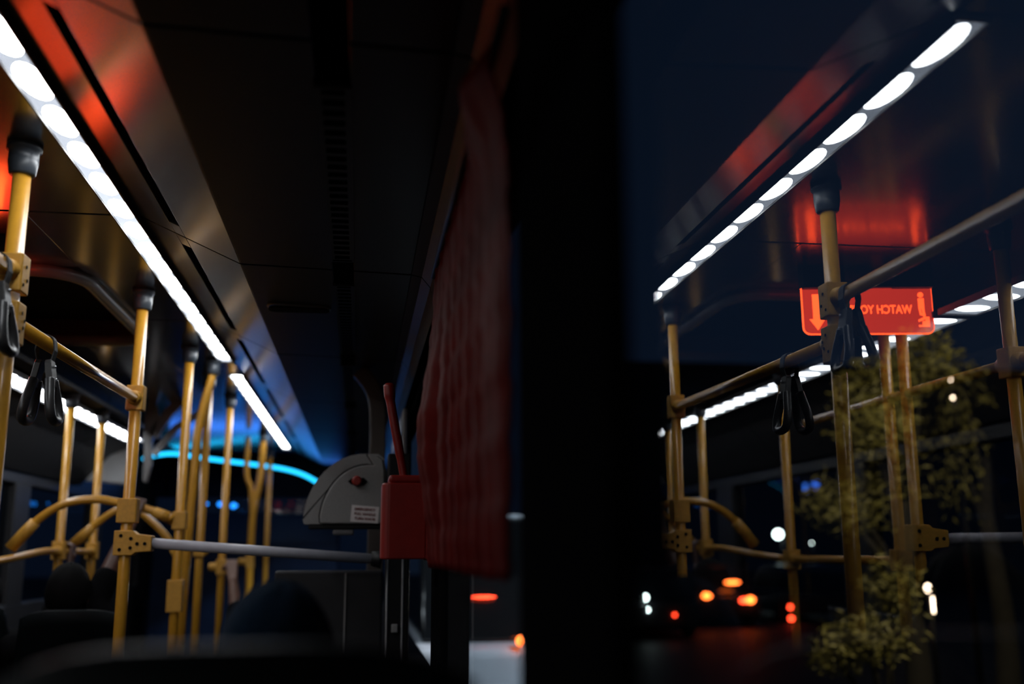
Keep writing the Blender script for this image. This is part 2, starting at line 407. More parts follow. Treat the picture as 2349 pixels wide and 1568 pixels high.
# ------------------------------------------------------------------ warning sign, lit red
sg = thing('warning_sign', 'red edge-lit hanging sign reading WATCH YOUR STEP with arrow and figure', 'sign', (-1.31, 3.17, CEIL))
xa, xb, zt, zb = -1.528, -1.090, .8826, .723            # left and right edge as seen by the passengers
ya, yb = 3.132, 3.20
def sp(s, z, off=0):                                  # s 0..1 across the sign
    d = Vector((xb-xa, yb-ya, 0)).normalized(); n = Vector((d.y, -d.x, 0))
    q = Vector((xa+(xb-xa)*s, ya+(yb-ya)*s, z))+n*off; return q
def slab(poly, o0, o1):
    mb = MB(); n = len(poly)
    mb.add([sp(*q, o0) for q in poly]+[sp(*q, o1) for q in poly], [tuple(range(n)), tuple(range(n, 2*n))[::-1]]+[(i, n+i, n+(i+1) % n, (i+1) % n) for i in range(n)])
    return mb
cr_ = .05
pl = [(0, zt), (0, zb+.02)]+[(cr_-cr_*math.cos(a*PI/8/1), zb+.02-.02*math.sin(a*PI/8)) for a in range(1, 5)]
pl += [(1-cr_+cr_*math.sin(a*PI/8), zb+.02-.02*math.cos(a*PI/8)) for a in range(0, 5)]+[(1, zt)]
obj('panel', slab(pl, -.004, .004), 'signred', sg)
edge = MB()
edge.tube([sp(q[0], q[1]) for q in pl], .0042, 8, up=(0, 1, 0))
obj('lit_edge', edge, 'signtxt', sg, label='brighter glowing edge of the red sign')
br = MB()
for p0, p1 in ((0.0, .30), (.68, 1.0)):
    for v in (0,):
        poly = [(p0, zt-.004), (p1, zt-.004), (p1, CEIL), (p0, CEIL)]
        q = slab(poly, -.03, .03); br.add(q.v, q.f)
q = slab([(0, zt-.001), (1, zt-.001), (1, zt+.022), (0, zt+.022)], -.02, .02); br.add(q.v, q.f)
obj('hanger', br, 'black', sg)
def sshape(name, poly): return obj(name, slab(poly, .0045, .0065), 'signtxt', sg)
# arrow at the passengers' right, stepping figure at their left
am = [(.865, zt-.022), (.925, zt-.022), (.925, zb+.050), (.955, zb+.050), (.893, zb+.012), (.835, zb+.050), (.865, zb+.050)]
sshape('arrow', am)
fig = MB()
def addp(poly):
    q = slab(poly, .0045, .0065); fig.add(q.v, q.f)
def s_(x, z): return (x, z)
addp([(.085+.022*math.cos(a*PI/8), zt-.026+.0095*math.sin(a*PI/8)) for a in range(16)])
addp([(.062, zt-.038), (.108, zt-.038), (.108, zt-.074), (.062, zt-.074)])
addp([(.062, zt-.072), (.085, zt-.072), (.075, zt-.105), (.115, zt-.113), (.115, zt-.121), (.060, zt-.112)])
addp([(.090, zt-.072), (.108, zt-.072), (.100, zt-.098), (.058, zt-.100), (.058, zt-.090), (.085, zt-.090)])
addp([(.030, zt-.103), (.060, zt-.103), (.060, zt-.118), (.085, zt-.118), (.085, zt-.132), (.115, zt-.132), (.115, zt-.138), (.030, zt-.138)])
obj('step_figure', fig, 'signtxt', sg)
def text_mesh(body, size, width=None):
    cu = bpy.data.curves.new('t', 'FONT'); cu.body = body; cu.size = size; cu.extrude = .0006; cu.align_x = 'CENTER'; cu.align_y = 'CENTER'; cu.offset = size*.025
    o = bpy.data.objects.new('t', cu); COL.objects.link(o); bpy.context.view_layer.update()
    me = bpy.data.meshes.new_from_object(o.evaluated_get(bpy.context.evaluated_depsgraph_get()))
    bpy.data.objects.remove(o); bpy.data.curves.remove(cu)
    vv = [v.co.copy() for v in me.vertices]; ff = [tuple(p.vertices) for p in me.polygons]; bpy.data.meshes.remove(me)
    if width:
        w0 = max(v.x for v in vv)-min(v.x for v in vv)
        for v in vv: v.x *= width/w0
    return vv, ff
def lettering(name, body, size, width, org, ex, ez, en, material, parent):
    vv, ff = text_mesh(body, size, width); mb = MB()
    mb.add([Vector(org)+Vector(ex)*v.x+Vector(ez)*v.y+Vector(en)*v.z for v in vv], ff); return obj(name, mb, material, parent, recalc=False)
dS = (sp(1, 0)-sp(0, 0)).normalized(); nS = Vector((dS.y, -dS.x, 0))
lettering('lettering', 'WATCH YOUR STEP', .041, .298, sp(.493, zt-.078, .006), dS, (0, 0, 1), nS, 'signtxt', sg)

# ------------------------------------------------------------------ yellow grab poles
PX = -.815
def cap_mb(x, y, ztop, zbot=None):
    zb_ = ztop-.075 if zbot is None else zbot
    return MB().lathe((x, y, 0), [(.001, ztop), (.040, ztop), (.040, ztop-.012), (.034, ztop-.014), (.034, zb_+.036), (.0345, zb_+.034), (.030, zb_+.004), (.027, zb_), (.019, zb_)])
def clamp_block(x, y, z0, z1, dirs, wx=.030, wy=.030, boss=.024, blen=.055, zr=None):
    """cast clamp round a pole with a boss towards each direction"""
    mb = MB(); r = .006
    poly = []
    for sx, sy in ((1, 1), (-1, 1), (-1, -1), (1, -1)):
        for k in range(4):
            a = math.atan2(sy, sx)-PI/4+k*PI/6; poly.append((x+sx*(wx-r)+r*math.cos(a), y+sy*(wy-r)+r*math.sin(a)))
    mb.prism(poly, 'z', z0, z1)
    zr = (z0+z1)/2 if zr is None else zr
    for d in dirs:
        d = Vector(d).normalized(); c = Vector((x, y, zr))
        mb.tube([c+d*.01, c+d*(blen-.006), c+d*blen], [boss+.006, boss, boss-.003], 20)
    return mb
def bolts(x, y, zs, face, parent):
    for zz, o in zs:
        c = Vector((x, y, zz)); f = Vector(face); s = Vector((0, 0, 1)).cross(f)
        p0 = c+f*.029+s*o; obj('bolt_hole', MB().cyl(p0, p0+f*.0025, .0042, 12), 'slot', parent)
def pole(label, x, y, ztop, capped=True, r=.0205, name='grab_pole', path=None, zlow=FL):
    t = thing(name, label, 'grab pole', (x, y, zlow), 'yellow grab poles')
    pts = path if path else [(x, y, zlow), (x, y, ztop-.04)]
    obj('tube', MB().tube(pts, r, 24, up=(0, 1, 0)), 'yellow', t)
    if capped:
        tx, ty = (pts[-1][0], pts[-1][1]); obj('ceiling_cap', cap_mb(tx, ty, ztop), 'cap', t)
    obj('floor_flange', MB().lathe((pts[0][0], pts[0][1], zlow), [(.021, .03), (.03, .025), (.045, .008), (.045, 0)]), 'yclamp', t)
    return t
# nearest aisle pole with two clamps
P1 = pole('nearest yellow aisle pole, with a clamp above another and worn edges', PX, 2.42, CEIL)
c1 = obj('clamp', clamp_block(PX, 2.42, .592, .682, [(0, -1, 0)], zr=.640), 'yclamp', P1, bevel=.003)
c2 = obj('clamp', clamp_block(PX, 2.42, .472, .568, [(0, 1, .0)], zr=.530), 'yclamp', P1, bevel=.003)
bolts(PX, 2.42, ((.655, 0), (.625, .012), (.610, -.012)), (1, 0, 0), c1)
bolts(PX, 2.42, ((.545, 0), (.512, .014), (.500, -.010), (.53, .02)), (1, 0, 0), c2)
# second aisle pole: clamp for the rail, clamp sleeve, perforated clamp with the grey bar
Y2 = 3.80
P2 = pole('yellow aisle pole with square sleeve and perforated clamp holding the grey bar', PX, Y2, CEIL)
obj('clamp', clamp_block(PX, Y2, .505, .595, [(0, -1, 0)], zr=.548), 'yclamp', P2, bevel=.003)
obj('sleeve', clamp_block(PX, Y2, .105, .190, [], wx=.034, wy=.030), 'yclamp', P2, bevel=.003)
pc = MB()
pc.prism([(PX-.036, -.008), (PX-.036, .078), (PX+.026, .078), (PX+.040, .066), (PX+.092, .060), (PX+.092, .006), (PX+.040, .002), (PX+.026, -.008)], 'y', Y2-.030, Y2+.030)
pcl = obj('perforated_clamp', pc, 'yclamp', P2, bevel=.003)
for hx, hz in ((-.012, .060), (.022, .050), (-.014, .012), (.022, .018), (.044, .032), (.070, .032)):
    obj('bolt_hole', MB().cyl((PX+hx, Y2-.0285, hz), (PX+hx, Y2-.0325, hz), .0062, 16), 'slot', pcl)
# third: where the nearer arch ends
P3 = pole('yellow aisle pole where the nearer seat arch ends', PX, 4.87, CEIL)
obj('clamp', clamp_block(PX, 4.87, .105, .185, [(-1, 0, .15)], zr=.145), 'yclamp', P3, bevel=.003)
obj('sleeve', clamp_block(PX, 4.87, -.26, -.12, [], wx=.034), 'yclamp', P3, bevel=.003)
# bent pole behind it
yb_ = 5.20
bp = [(-.835, yb_, FL)]+bez([(-.832, yb_, -.2), (-.825, yb_, .05), (-.815, yb_, .40), (-.81, yb_, .58), (-.79, yb_, .72), (-.757, yb_, .87), (-.752, yb_, .92)], 8)
P4 = pole('yellow pole with a bent upper half under a black ceiling cap', -.835, yb_, CEIL, path=bp)
P5 = pole('straight yellow pole close in front of the bent one', -.835, 5.66, CEIL)
obj('clamp', clamp_block(-.835, 5.66, -.02, .05, [(1, 0, -.6)], zr=.03), 'yclamp', P5, bevel=.003)
P6 = pole('yellow pole standing alone between the bent one and the forked one', -.815, 6.42, CEIL)
obj('clamp', clamp_block(-.815, 6.42, -.13, -.04, [(-1, 0, 0), (1, 0, 0)], zr=-.085, blen=.075), 'yclamp', P6, bevel=.003)
fp = [(-.85, 8.4, FL)]+bez([(-.85, 8.4, -.1), (-.845, 8.4, .30), (-.80, 8.4, .60), (-.79, 8.4, .92)], 8)
P7 = pole('thick forked yellow pole near the front', -.85, 8.4, CEIL, path=fp, r=.027)
obj('branch', MB().tube(bez([(-.85, 8.4, .30), (-.87, 8.4, .50), (-.91, 8.4, .62), (-.912, 8.4, .92)], 8), .021, 20, up=(0, 1, 0)), 'yellow', P7)
obj('clamp', clamp_block(-.85, 8.4, -.12, -.01, [(-1, 0, 0)], zr=-.07, blen=.09), 'yclamp', P7, bevel=.003)
P8 = pole('last thin yellow pole, beside the grey door housing', -.85, 9.8, CEIL)
# poles on the seat side of the aisle, seen in the window
LX = -1.49
PL0 = pole('yellow pole under the left light strip, with dark cap and boxy clamp', LX, 2.68, CEIL)
obj('clamp', clamp_block(LX, 2.68, .49, .58, [(0, -1, 0), (0, 1, 0)], zr=.535), 'yclamp', PL0, bevel=.003)
PL1 = pole('yellow seat-side pole holding a perforated clamp and dark grey bar', LX, 3.276, CEIL)
pc = MB().prism([(LX+.036, -.008), (LX+.036, .082), (LX-.026, .082), (LX-.04, .07), (LX-.095, .062), (LX-.095, .006), (LX-.04, .002), (LX-.026, -.008)], 'y', 3.246, 3.306)
pk = obj('perforated_clamp', pc, 'yclamp', PL1, bevel=.003)
for hx, hz in ((.012, .060), (.014, .012), (-.05, .034), (-.075, .034)):
    obj('bolt_hole', MB().cyl((LX+hx, 3.2475, hz), (LX+hx, 3.2435, hz), .0062, 16), 'slot', pk)
PL2 = pole('yellow seat-side pole next to the one with the perforated clamp', LX, 3.40, CEIL)
obj('clamp', clamp_block(LX, 3.40, -.075, .0, [(0, 1, 0)], zr=-.04), 'yclamp', PL2, bevel=.003)
PL3 = pole('yellow seat-side pole below the hanging strap', LX, 4.33, .81)
obj('clamp', clamp_block(LX, 4.33, -.085, .0, [(0, 1, 0), (0, -1, 0)], zr=-.04), 'yclamp', PL3, bevel=.003)
PL4 = pole('yellow seat-side pole crossed by the nearer arch', LX, 5.46, .81)
obj('clamp', clamp_block(LX, 5.46, -.03, .06, [(0, 1, 0), (0, -1, 0)], zr=.01), 'yclamp', PL4, bevel=.003)
PL5 = pole('far yellow seat-side pole behind the square sleeve', LX, 6.11, .81)
obj('clamp', clamp_block(LX, 6.11, -.03, .06, [(0, 1, 0), (0, -1, 0)], zr=.01), 'yclamp', PL5, bevel=.003)

# ------------------------------------------------------------------ rails
def rail(name, label, path, r, material='yellow', group=None):
    return prop_(obj(name, MB().tube(path, r, 20, up=(0, 0, 1)), material), label, 'rail', group)
def prop_(o, l, c, gp=None): prop(o, l, c, gp); return o
G = 'yellow overhead and seat rails'
rail('overhead_rail', 'yellow overhead rail between the two nearest aisle poles, strap on it', [(PX, 2.47, .530), (PX, 3.76, .548)], .0175, group=G)
rail('overhead_rail', 'yellow overhead rail running back from the nearest aisle pole', [(PX, -1.15, .640), (PX, 2.37, .640)], .0175, group=G)
rail('overhead_rail', 'dim overhead rail below the left light strip, seen in the window', [(LX, -1.15, .535), (LX, 2.63, .535)], .0165, group=G)
rail('overhead_rail', 'dim forward overhead rail from the dark capped pole, seen behind leaves', [(LX, 2.73, .535), (LX, 4.10, .535)], .0165, group=G)
rail('seat_rail', 'low yellow rail joining seat-side poles, seen through the window', [(LX, 3.45, -.04), (LX, 4.28, -.04)], .0165, group=G)
rail('seat_rail', 'low yellow rail carrying the foot of the nearer arch', bez([(LX, 4.38, -.04), (LX, 4.75, -.02), (LX, 5.2, .01), (LX, 5.41, .01)], 5), .0165, group=G)
rail('seat_rail', 'low yellow rail between the two far seat-side poles', [(LX, 5.51, .01), (LX, 6.06, .01)], .0165, group=G)
gb = thing('grey_bar', 'horizontal grey bar from the perforated yellow clamp to the red box', 'bar', (-.3, Y2, 0))
obj('tube', MB().tube([(PX+.085, Y2, .034), (.060, Y2, -.026)], .0185, 24, up=(0, 0, 1)), 'greybar', gb)
obj('end_socket', MB().tube([(.045, Y2, -.025), (.072, Y2, -.027), (.082, Y2, -.028)], [.025, .030, .034], 20, up=(0, 0, 1)), 'black', gb)
gb2 = thing('grey_bar', 'dim grey bar reaching left from the second perforated clamp, seen in the window', 'bar', (-1.78, 3.276, 0))
obj('tube', MB().tube([(LX-.09, 3.276, .034), (-2.06, 3.276, .040)], .0185, 20, up=(0, 0, 1)), 'greybar', gb2)
# arches over the seats
def arch(label, y, pts, foot):
    t = thing('seat_arch', label, 'grab arch', (pts[0][0], y, 0), 'yellow seat arches')
    pp = bez([(x, y, z) for x, z in pts], 8)
    obj('arch_tube', MB().tube(pp, .0185, 20, up=(0, 1, 0)), 'yellow', t)
    d = (pp[3]-pp[0]).normalized(); obj('foot_socket', MB().tube([pp[0]-d*.01, pp[0]+d*.09, pp[0]+d*.14], [.027, .027, .024], 20, up=(0, 1, 0)), 'yclamp', t)
    d = (pp[-1]-pp[-4]).normalized(); obj('end_socket', MB().tube([pp[-1]-d*.09, pp[-1]-d*.02], [.023, .026], 20, up=(0, 1, 0)), 'yclamp', t)
    return t
yA = 4.84
arch('nearer yellow arch rising from the low rail to the aisle pole', yA, [(-1.52, .03), (-1.417, .150), (-1.311, .218), (-1.19, .238), (-1.095, .226), (-.97, .199), (-.84, .15)], 0)
yB = 5.69
arch('farther yellow arch half hidden behind the square sleeve', yB, [(-1.49, .04), (-1.317, .20), (-1.20, .235), (-1.103, .17), (-1.008, .074), (-.93, -.05)], 0)

# ------------------------------------------------------------------ hanging straps
def strap(label, y, zr, x=PX, wide=True):
    t = thing('hanging_strap', label, 'hanging strap', (x, y, zr), 'hanging straps on the overhead rail')
    rr_ = .0205; path = []
    # webbing: loop over the rail and down to a pinch
    path += [Vector((x-.008, y, zr-.062)), Vector((x-.018, y, zr-.045)), Vector((x-.0235, y, zr-.02))]
    path += [Vector((x-rr_*1.02*math.cos(a), y, zr+rr_*1.05*math.sin(a))) for a in [i*PI/10 for i in range(0, 11)]]
    path += [Vector((x+.0235, y, zr-.02)), Vector((x+.018, y, zr-.045)), Vector((x+.008, y, zr-.062))]
    pr = [(-.0135, -.0016), (.0135, -.0016), (.0135, .0016), (-.0135, .0016)]
    obj('webbing', MB().sweep(path, pr, up=(1, 0, 0), smooth=False), 'web', t)
    for k, sx in enumerate((1, -1)):
        c = Vector((x+sx*.012, y, zr-.050)); tilt = Matrix.Rotation(-sx*.16, 3, 'Y')
        def W(yy, zz, xx=0): return c+tilt@Vector((xx, yy, zz))
        hb = MB()
        # top plate
        pv = [(-.015, .006), (.015, .006), (.021, -.004), (.024, -.052), (.018, -.066), (-.018, -.066), (-.024, -.052), (-.021, -.004)]
        n = len(pv); hb.add([W(a, b, -.008) for a, b in pv]+[W(a, b, .008) for a, b in pv], [tuple(range(n)), tuple(range(n, 2*n))[::-1]]+[(i, n+i, n+(i+1) % n, (i+1) % n) for i in range(n)])
        # grip loop
        lp = [(-.016, -.045), (-.026, -.075), (-.036, -.105), (-.037, -.135), (-.026, -.150), (0, -.154), (.026, -.150), (.037, -.135), (.036, -.105), (.026, -.075), (.016, -.045)]
        hb.tube(bez([W(a, b) for a, b in lp], 5), .0122, 14, up=(1, 0, 0))
        ho = obj('handle', hb, 'handle', t, bevel=.002)
        for a, b in ((.014, -.010), (.014, -.044)):
            q = W(a, b, sx*.008); dn = tilt@Vector((sx, 0, 0))
            obj('rivet', MB().ell(q, (.0035, .0035, .0035), 10, 6), 'steel', ho)
    return t
strap('black hanging strap with double grip on the rail between the poles', 2.72, .5335)
strap('black hanging strap cut by the frame, beside the nearest pole', 2.335, .640)

# ------------------------------------------------------------------ door housing, red box, curtain on the right
yh = 3.92
hs = thing('door_housing', 'grey quarter-round door mechanism housing with red knob and sticker', 'housing', (-.06, yh, .09))
x0, x1, zb0, zt0 = -.213, .094, .103, .368
out = [(x0+.006, zb0), (x0, zb0+.02)]
cx_, cz_ = .012, .098
for i in range(13):
    a = PI-.08-(PI/2-.06)*i/12; out.append((cx_+.225*math.cos(a), cz_+.270*math.sin(a)))
out += [(x1-.03, .368), (x1-.006, .350), (x1, .30), (x1, zb0)]
obj('body', MB().prism(out, 'y', yh, yh+.10), 'greyh', hs, bevel=.012)
inn = [(-.146, zb0+.002)]
for i in range(13):
    a = PI-.12-(PI/2-.02)*i/12; inn.append((cx_+.018+.180*math.cos(a), cz_+.005+.222*math.sin(a)))
inn += [(.022, .364), (x1-.035, .362), (x1-.012, .345), (x1-.006, .30), (x1-.006, zb0+.002)]
obj('cover_plate', MB().prism(inn, 'y', yh-.012, yh-.002), 'greyh', hs, bevel=.005)
gp_ = MB().sweep([(q[0]-.002, yh-.003, q[1]+.002) for q in inn[:15]], [(-.003, -.003), (.003, -.003), (.003, .003), (-.003, .003)], up=(0, 1, 0), smooth=False)
obj('seam', gp_, 'slot', hs)
kn = obj('knob', MB().tube([(-.014, yh-.006, .263), (-.014, yh-.030, .263), (-.014, yh-.040, .263)], [.019, .019, .013], 24, up=(0, 0, 1)), 'redbox', hs, label='round red knob')
obj('knob_base', MB().prism([(-.048, .262), (-.036, .273), (.012, .276), (.026, .262), (.012, .248), (-.036, .251)], 'y', yh-.016, yh-.012), 'slot', kn)
st = obj('sticker', MB().prism([(-.035, .112), (.068, .105), (.072, .166), (-.031, .174)], 'y', yh-.0135, yh-.012), 'sticker', hs, label='white sticker with three lines of dark red print')
for k, line in enumerate(('EMERGENCY', 'PULL HANDLE', 'TURN KNOB')):
    lettering('lettering', line, .0135, .078, (.0185, yh-.0145, .1565-.0175*k), (1, 0, -.065), (.065, 0, 1), (0, -1, 0), 'stext', st)
obj('latch', MB().box((-.10, yh+.01, .062), (-.02, yh+.07, .085)), 'greyd', hs, bevel=.008)
obj('underside', MB().box((-.19, yh+.005, .085), (.09, yh+.095, .103)), 'black', hs, bevel=.004)
# post under it and partition
po = thing('door_post', 'black glossy door post under the red box, beside the grey bar', 'post', (.14, 3.84, FL))
obj('post', MB().box((.098, 3.80, FL), (.185, 3.90, .36)), 'black', po, bevel=.008)
obj('edge_strip', MB().cyl((.104, 3.797, FL+.02), (.104, 3.797, .1), .004, 10), 'greyd', po)
obj('edge_strip', MB().cyl((.160, 3.797, FL+.02), (.160, 3.797, .1), .004, 10), 'greyd', po)
obj('bracket', MB().box((.122, 3.785, -.285), (.145, 3.80, -.255)), 'greyh', po, bevel=.004)
pa = thing('modesty_panel', 'dark grey partition panel below the grey bar', 'panel', (-.1, 4.1, FL))
obj('sheet', MB().box((-.32, 4.10, FL), (.096, 4.13, -.07)), 'wall', pa, bevel=.01)
obj('joint_strip', MB().box((-.052, 4.092, FL+.02), (-.046, 4.10, -.08)), 'greyh', pa)
# door beyond
d1 = struct('door_1', MB().box((.185, 4.2, FL), (.205, 5.6, .56)), 'dark_glass')
fm = MB().box((.165, 4.16, FL), (.185, 4.24, .58)).box((.165, 4.86, FL), (.185, 4.94, .58)).box((.165, 5.56, FL), (.185, 5.64, .58)).box((.165, 4.24, .50), (.185, 5.56, .58))
obj('door_frame', fm, 'greyd', d1, bevel=.006)
obj('door_rail', MB().cyl((.15, 4.3, -.05), (.15, 5.5, .30), .014, 12), 'greyd', d1)
ba = thing('ceiling_bracket', 'curved brown-grey bracket column from the duct behind the housing', 'bracket', (.08, 4.6, .4))
obj('column', MB().sweep(bez([(-.02, 4.55, .80), (.03, 4.55, .74), (.062, 4.55, .66), (.07, 4.55, .52), (.07, 4.55, .36), (.07, 4.55, -.1)], 6), [(-.03, -.035), (.03, -.035), (.03, .035), (-.03, .035)], up=(1, 0, 0), smooth=False), 'wallup', ba, bevel=.006)
# red box with its upright lever
rb = thing('red_box', 'red moulded box with upright red lever, beside the grey housing', 'equipment box', (.12, 2.56, -.03))
bpoly = []
bx0, bx1, by0, by1 = .052, .160, 2.50, 2.64
for (sx, sy, rad) in ((1, -1, .004), (1, 1, .004), (-1, 1, .02), (-1, -1, .02)):
    cx2 = (bx1-rad) if sx > 0 else (bx0+rad); cy2 = (by1-rad) if sy > 0 else (by0+rad)
    a0 = {(1, -1): -PI/2, (1, 1): 0, (-1, 1): PI/2, (-1, -1): PI}[(sx, sy)]
    for k in range(6): bpoly.append((cx2+rad*math.cos(a0+k*PI/10), cy2+rad*math.sin(a0+k*PI/10)))
obj('body', MB().prism(bpoly, 'z', -.018, .165), 'redbox', rb, bevel=.008)
obj('lid', MB().box((.068, 2.512, .165), (.158, 2.63, .185)), 'redbox', rb, bevel=.008)
obj('side_cover', MB().box((.160, 2.42, -.022), (.196, 2.66, .183)), 'redbox', rb, bevel=.008)
obj('lever', MB().tube(bez([(.108, 2.56, .175), (.096, 2.56, .24), (.080, 2.56, .32), (.068, 2.56, .385), (.065, 2.56, .42)], 6), [.010]*6+[.0115]*12+[.014]*5+[.014, .008], 18, up=(0, 1, 0)), 'redbox', rb)
# curtain gathered along the wall, between pillar and box
ny, nz = 90, 44; grid = []
for j in range(nz+1):
    t = j/nz; z = -.035+.69*t; row = []
    for i in range(ny+1):
        s = i/ny; y = 1.22+1.17*s
        fold = .007*math.sin(s*52+.8*math.sin(t*3.1))+.004*math.sin(s*111+1.3*t)
        top = max(0, (t-.5)*2)
        x = .172-.004*s+fold*(.45+.55*(1-top))+.0015*math.sin(t*44+s*3)+.001*math.sin(t*97-s*6)
        bulge = math.exp(-((s-.86)/.13)**2)*math.exp(-((t-.42)/.27)**2)
        x -= .045*bulge
        x -= .040*math.exp(-((s-.10)/.12)**2)*math.exp(-((t-.98)/.10)**2)
        z2 = z+.018*math.sin(s*9)*(1-t)*0-.01*bulge
        row.append(Vector((x, y, z2)))
    grid.append(row)
ct = thing('window_curtain', 'red pleated curtain bunched along the window beside the black pillar', 'curtain', (.17, 1.8, -.03))
obj('cloth', MB().sheet(grid), 'curtain', ct, solid=.004)
cr2 = obj('curtain_rod', MB().cyl((.165, 1.15, .668), (.165, 2.42, .668), .008, 12), 'black'); prop(cr2, 'thin black rod carrying the red curtain under the upper wall panel', 'curtain rod')

# ------------------------------------------------------------------ far front of the bus
def A(dx, dz_, y): return Vector((dx*y, y, dz_*y))
yl = 10.0
bl = thing('blue_light_strip', 'curved glowing cyan light strip across the front of the bus', 'light strip', (-1.2, yl, .75))
pa_ = [A(a, b, yl) for a, b in ((-.2043, .0868), (-.1978, .0897), (-.176, .0924), (-.1436, .0877), (-.111, .0838), (-.0781, .0794), (-.0574, .0741), (-.0426, .0667), (-.03, .058))]
pa_ = bez(pa_, 8)
obj('tube', MB().tube(pa_, .016, 12, up=(0, 0, 1)), 'cyan', bl)
obj('backing', MB().tube([q+Vector((0, .03, 0)) for q in pa_], .022, 10, up=(0, 0, 1)), 'black', bl)
dsh = thing('dashboard_console', 'dark driver console under the windscreen with blue pilot lamps', 'console', (-1.3, 10.2, FL))
obj('body', MB().prism([(9.9, FL), (10.65, FL), (10.65, .30), (10.4, .38), (10.15, .36), (9.95, .10)], 'x', -1.9, -.2), 'navyfront', dsh, bevel=.02)
for dx, dz_, rr2 in ((-.1434, .0453, .012), (-.1315, .0449, .022), (-.1285, .0455, .02), (-.119, .0435, .026), (-.1165, .0437, .012)):
    c = A(dx, dz_, 9.87); obj('pilot_lamp', MB().ell(c, (rr2, .012, rr2), 14, 8), 'bluel', dsh)
# pale corner panel and grey bracket
wp = thing('pale_corner_panel', 'pale rounded panel on the left front wall behind the poles', 'panel', (-1.75, 8.0, .6))
ppoly = [(-2.05, .80), (-1.80, .83), (-1.70, .80), (-1.675, .70), (-1.68, .56), (-1.74, .50), (-2.05, .53)]
obj('panel', MB().prism(ppoly, 'y', 7.95, 8.02), 'white', wp, bevel=.02)
gf = thing('grey_partition_fin', 'slim grey fin hanging from the ceiling beside the perforated pole', 'partition', (-1.35, 6.8, .44))
obj('fin', MB().prism([(-1.372, 1.0), (-1.345, 1.0), (-1.30, .86), (-1.345, .70), (-1.335, .55), (-1.36, .44), (-1.385, .45), (-1.39, .70), (-1.405, .88)], 'y', 6.8, 6.84), 'greyd', gf, bevel=.006)
obj('brace', MB().sweep([(-1.34, 6.82, .74), (-1.25, 6.82, .90), (-1.12, 6.82, 1.04)], [(-.03, -.02), (.03, -.02), (.03, .02), (-.03, .02)], up=(0, 1, 0), smooth=False), 'greyd', gf)
obj('brace', MB().sweep([(-1.33, 6.82, .62), (-1.20, 6.82, .80), (-1.05, 6.82, .90)], [(-.02, -.02), (.02, -.02), (.02, .02), (-.02, .02)], up=(0, 1, 0), smooth=False), 'greyd', gf)

# ------------------------------------------------------------------ seats
def seat(label, x, y, w=.43, base=FL, top=None, handle=True):
    """seat facing forward; y is the plane of its back"""
    top = -.10 if top is None else top
    t = thing('bus_seat', label, 'seat', (x, y, base), 'bus seats')
    hh = top; sh = base+.46
    prof = []
    bk = []
    for i in range(11):
        s = i/10; z = sh-.04+(hh-sh+.04)*s; wv = w/2*(1-.10*s**3)
        bk.append((z, wv, y+.06-.10*s))
    g1 = []
    for z, wv, yy in bk:
        g1.append([Vector((x+wv*u, yy-.03*(abs(u)**2)*-1, z-.03*abs(u)**4*(1 if z > hh-.08 else 0))) for u in [k/6-1 for k in range(13)]])
    obj('backrest_shell', MB().sheet([[q+Vector((0, -.022, 0)) for q in r] for r in g1]), 'seatsh', t, solid=.02)
    obj('backrest_cushion', MB().sheet([[q+Vector((0, .022, -.03)) for q in r] for r in g1]), 'seat', t, solid=.05)
    obj('seat_cushion', MB().box((x-w/2, y+.06, sh-.07), (x+w/2, y+.46, sh)), 'seat', t, bevel=.025)
    for sx in (-1, 1): obj('leg', MB().box((x+sx*w*.38-.02, y+.10, base), (x+sx*w*.38+.02, y+.40, sh-.07)), 'black', t, bevel=.006)
    if handle: obj('grab_handle', MB().tube(bez([(x-w*.36, y-.05, hh-.05), (x-w*.34, y-.055, hh+.012), (x-w*.2, y-.055, hh+.028), (x+w*.2, y-.055, hh+.028), (x+w*.34, y-.055, hh+.012), (x+w*.36, y-.05, hh-.05)], 5), .011, 12, up=(0, 1, 0)), 'seatsh', t)
    return t
seat('nearest window seat, its teal-grey back edge catching light at the bottom', -.09, .86, w=.40, top=-.068, handle=False)
seat('nearest aisle seat, black against the dark floor', -.56, .86, top=-.14, handle=False)
seat('window seat of the passenger in the navy hat', -.10, 1.42, w=.40, top=-.33, handle=False)
seat('aisle seat of the black-haired passenger', -.64, 1.42, top=-.33, handle=False)
seat('left seat under the nearer yellow arch', -1.12, 4.40, top=-.22, handle=False)
seat('left seat by the wall beyond the seat-side rail', -1.80, 5.12, top=-.22, handle=False)
seat('forward seat near the bent pole', -.42, 5.85, top=-.28, handle=False)

# ------------------------------------------------------------------ people
def capsule(mb, a, b, ra, rb, n=14):
    a, b = Vector(a), Vector(b); d = (b-a); L = max(d.length, 1e-5); d = d/L
    path, rad = [], []
    for k in range(5):
        t = k/4*PI/2; path.append(a-d*ra*math.cos(t)*1); rad.append(max(ra*math.sin(t), .0006))
    for k in range(1, 5): path.append(a.lerp(b, k/5)); rad.append(ra+(rb-ra)*k/5)
    for k in range(5):
        t = k/4*PI/2; path.append(b+d*rb*math.sin(t)); rad.append(max(rb*math.cos(t), .0006))
    # merge identical stations
    P, Rr = [path[0]], [rad[0]]
    for q, r_ in zip(path[1:], rad[1:]):
        if (q-P[-1]).length > 1e-5: P.append(q); Rr.append(r_)
    mb.tube(P, Rr, n)
def chain(mb, pts, rad):
    for i in range(len(pts)-1): capsule(mb, pts[i], pts[i+1], rad[i], rad[i+1])
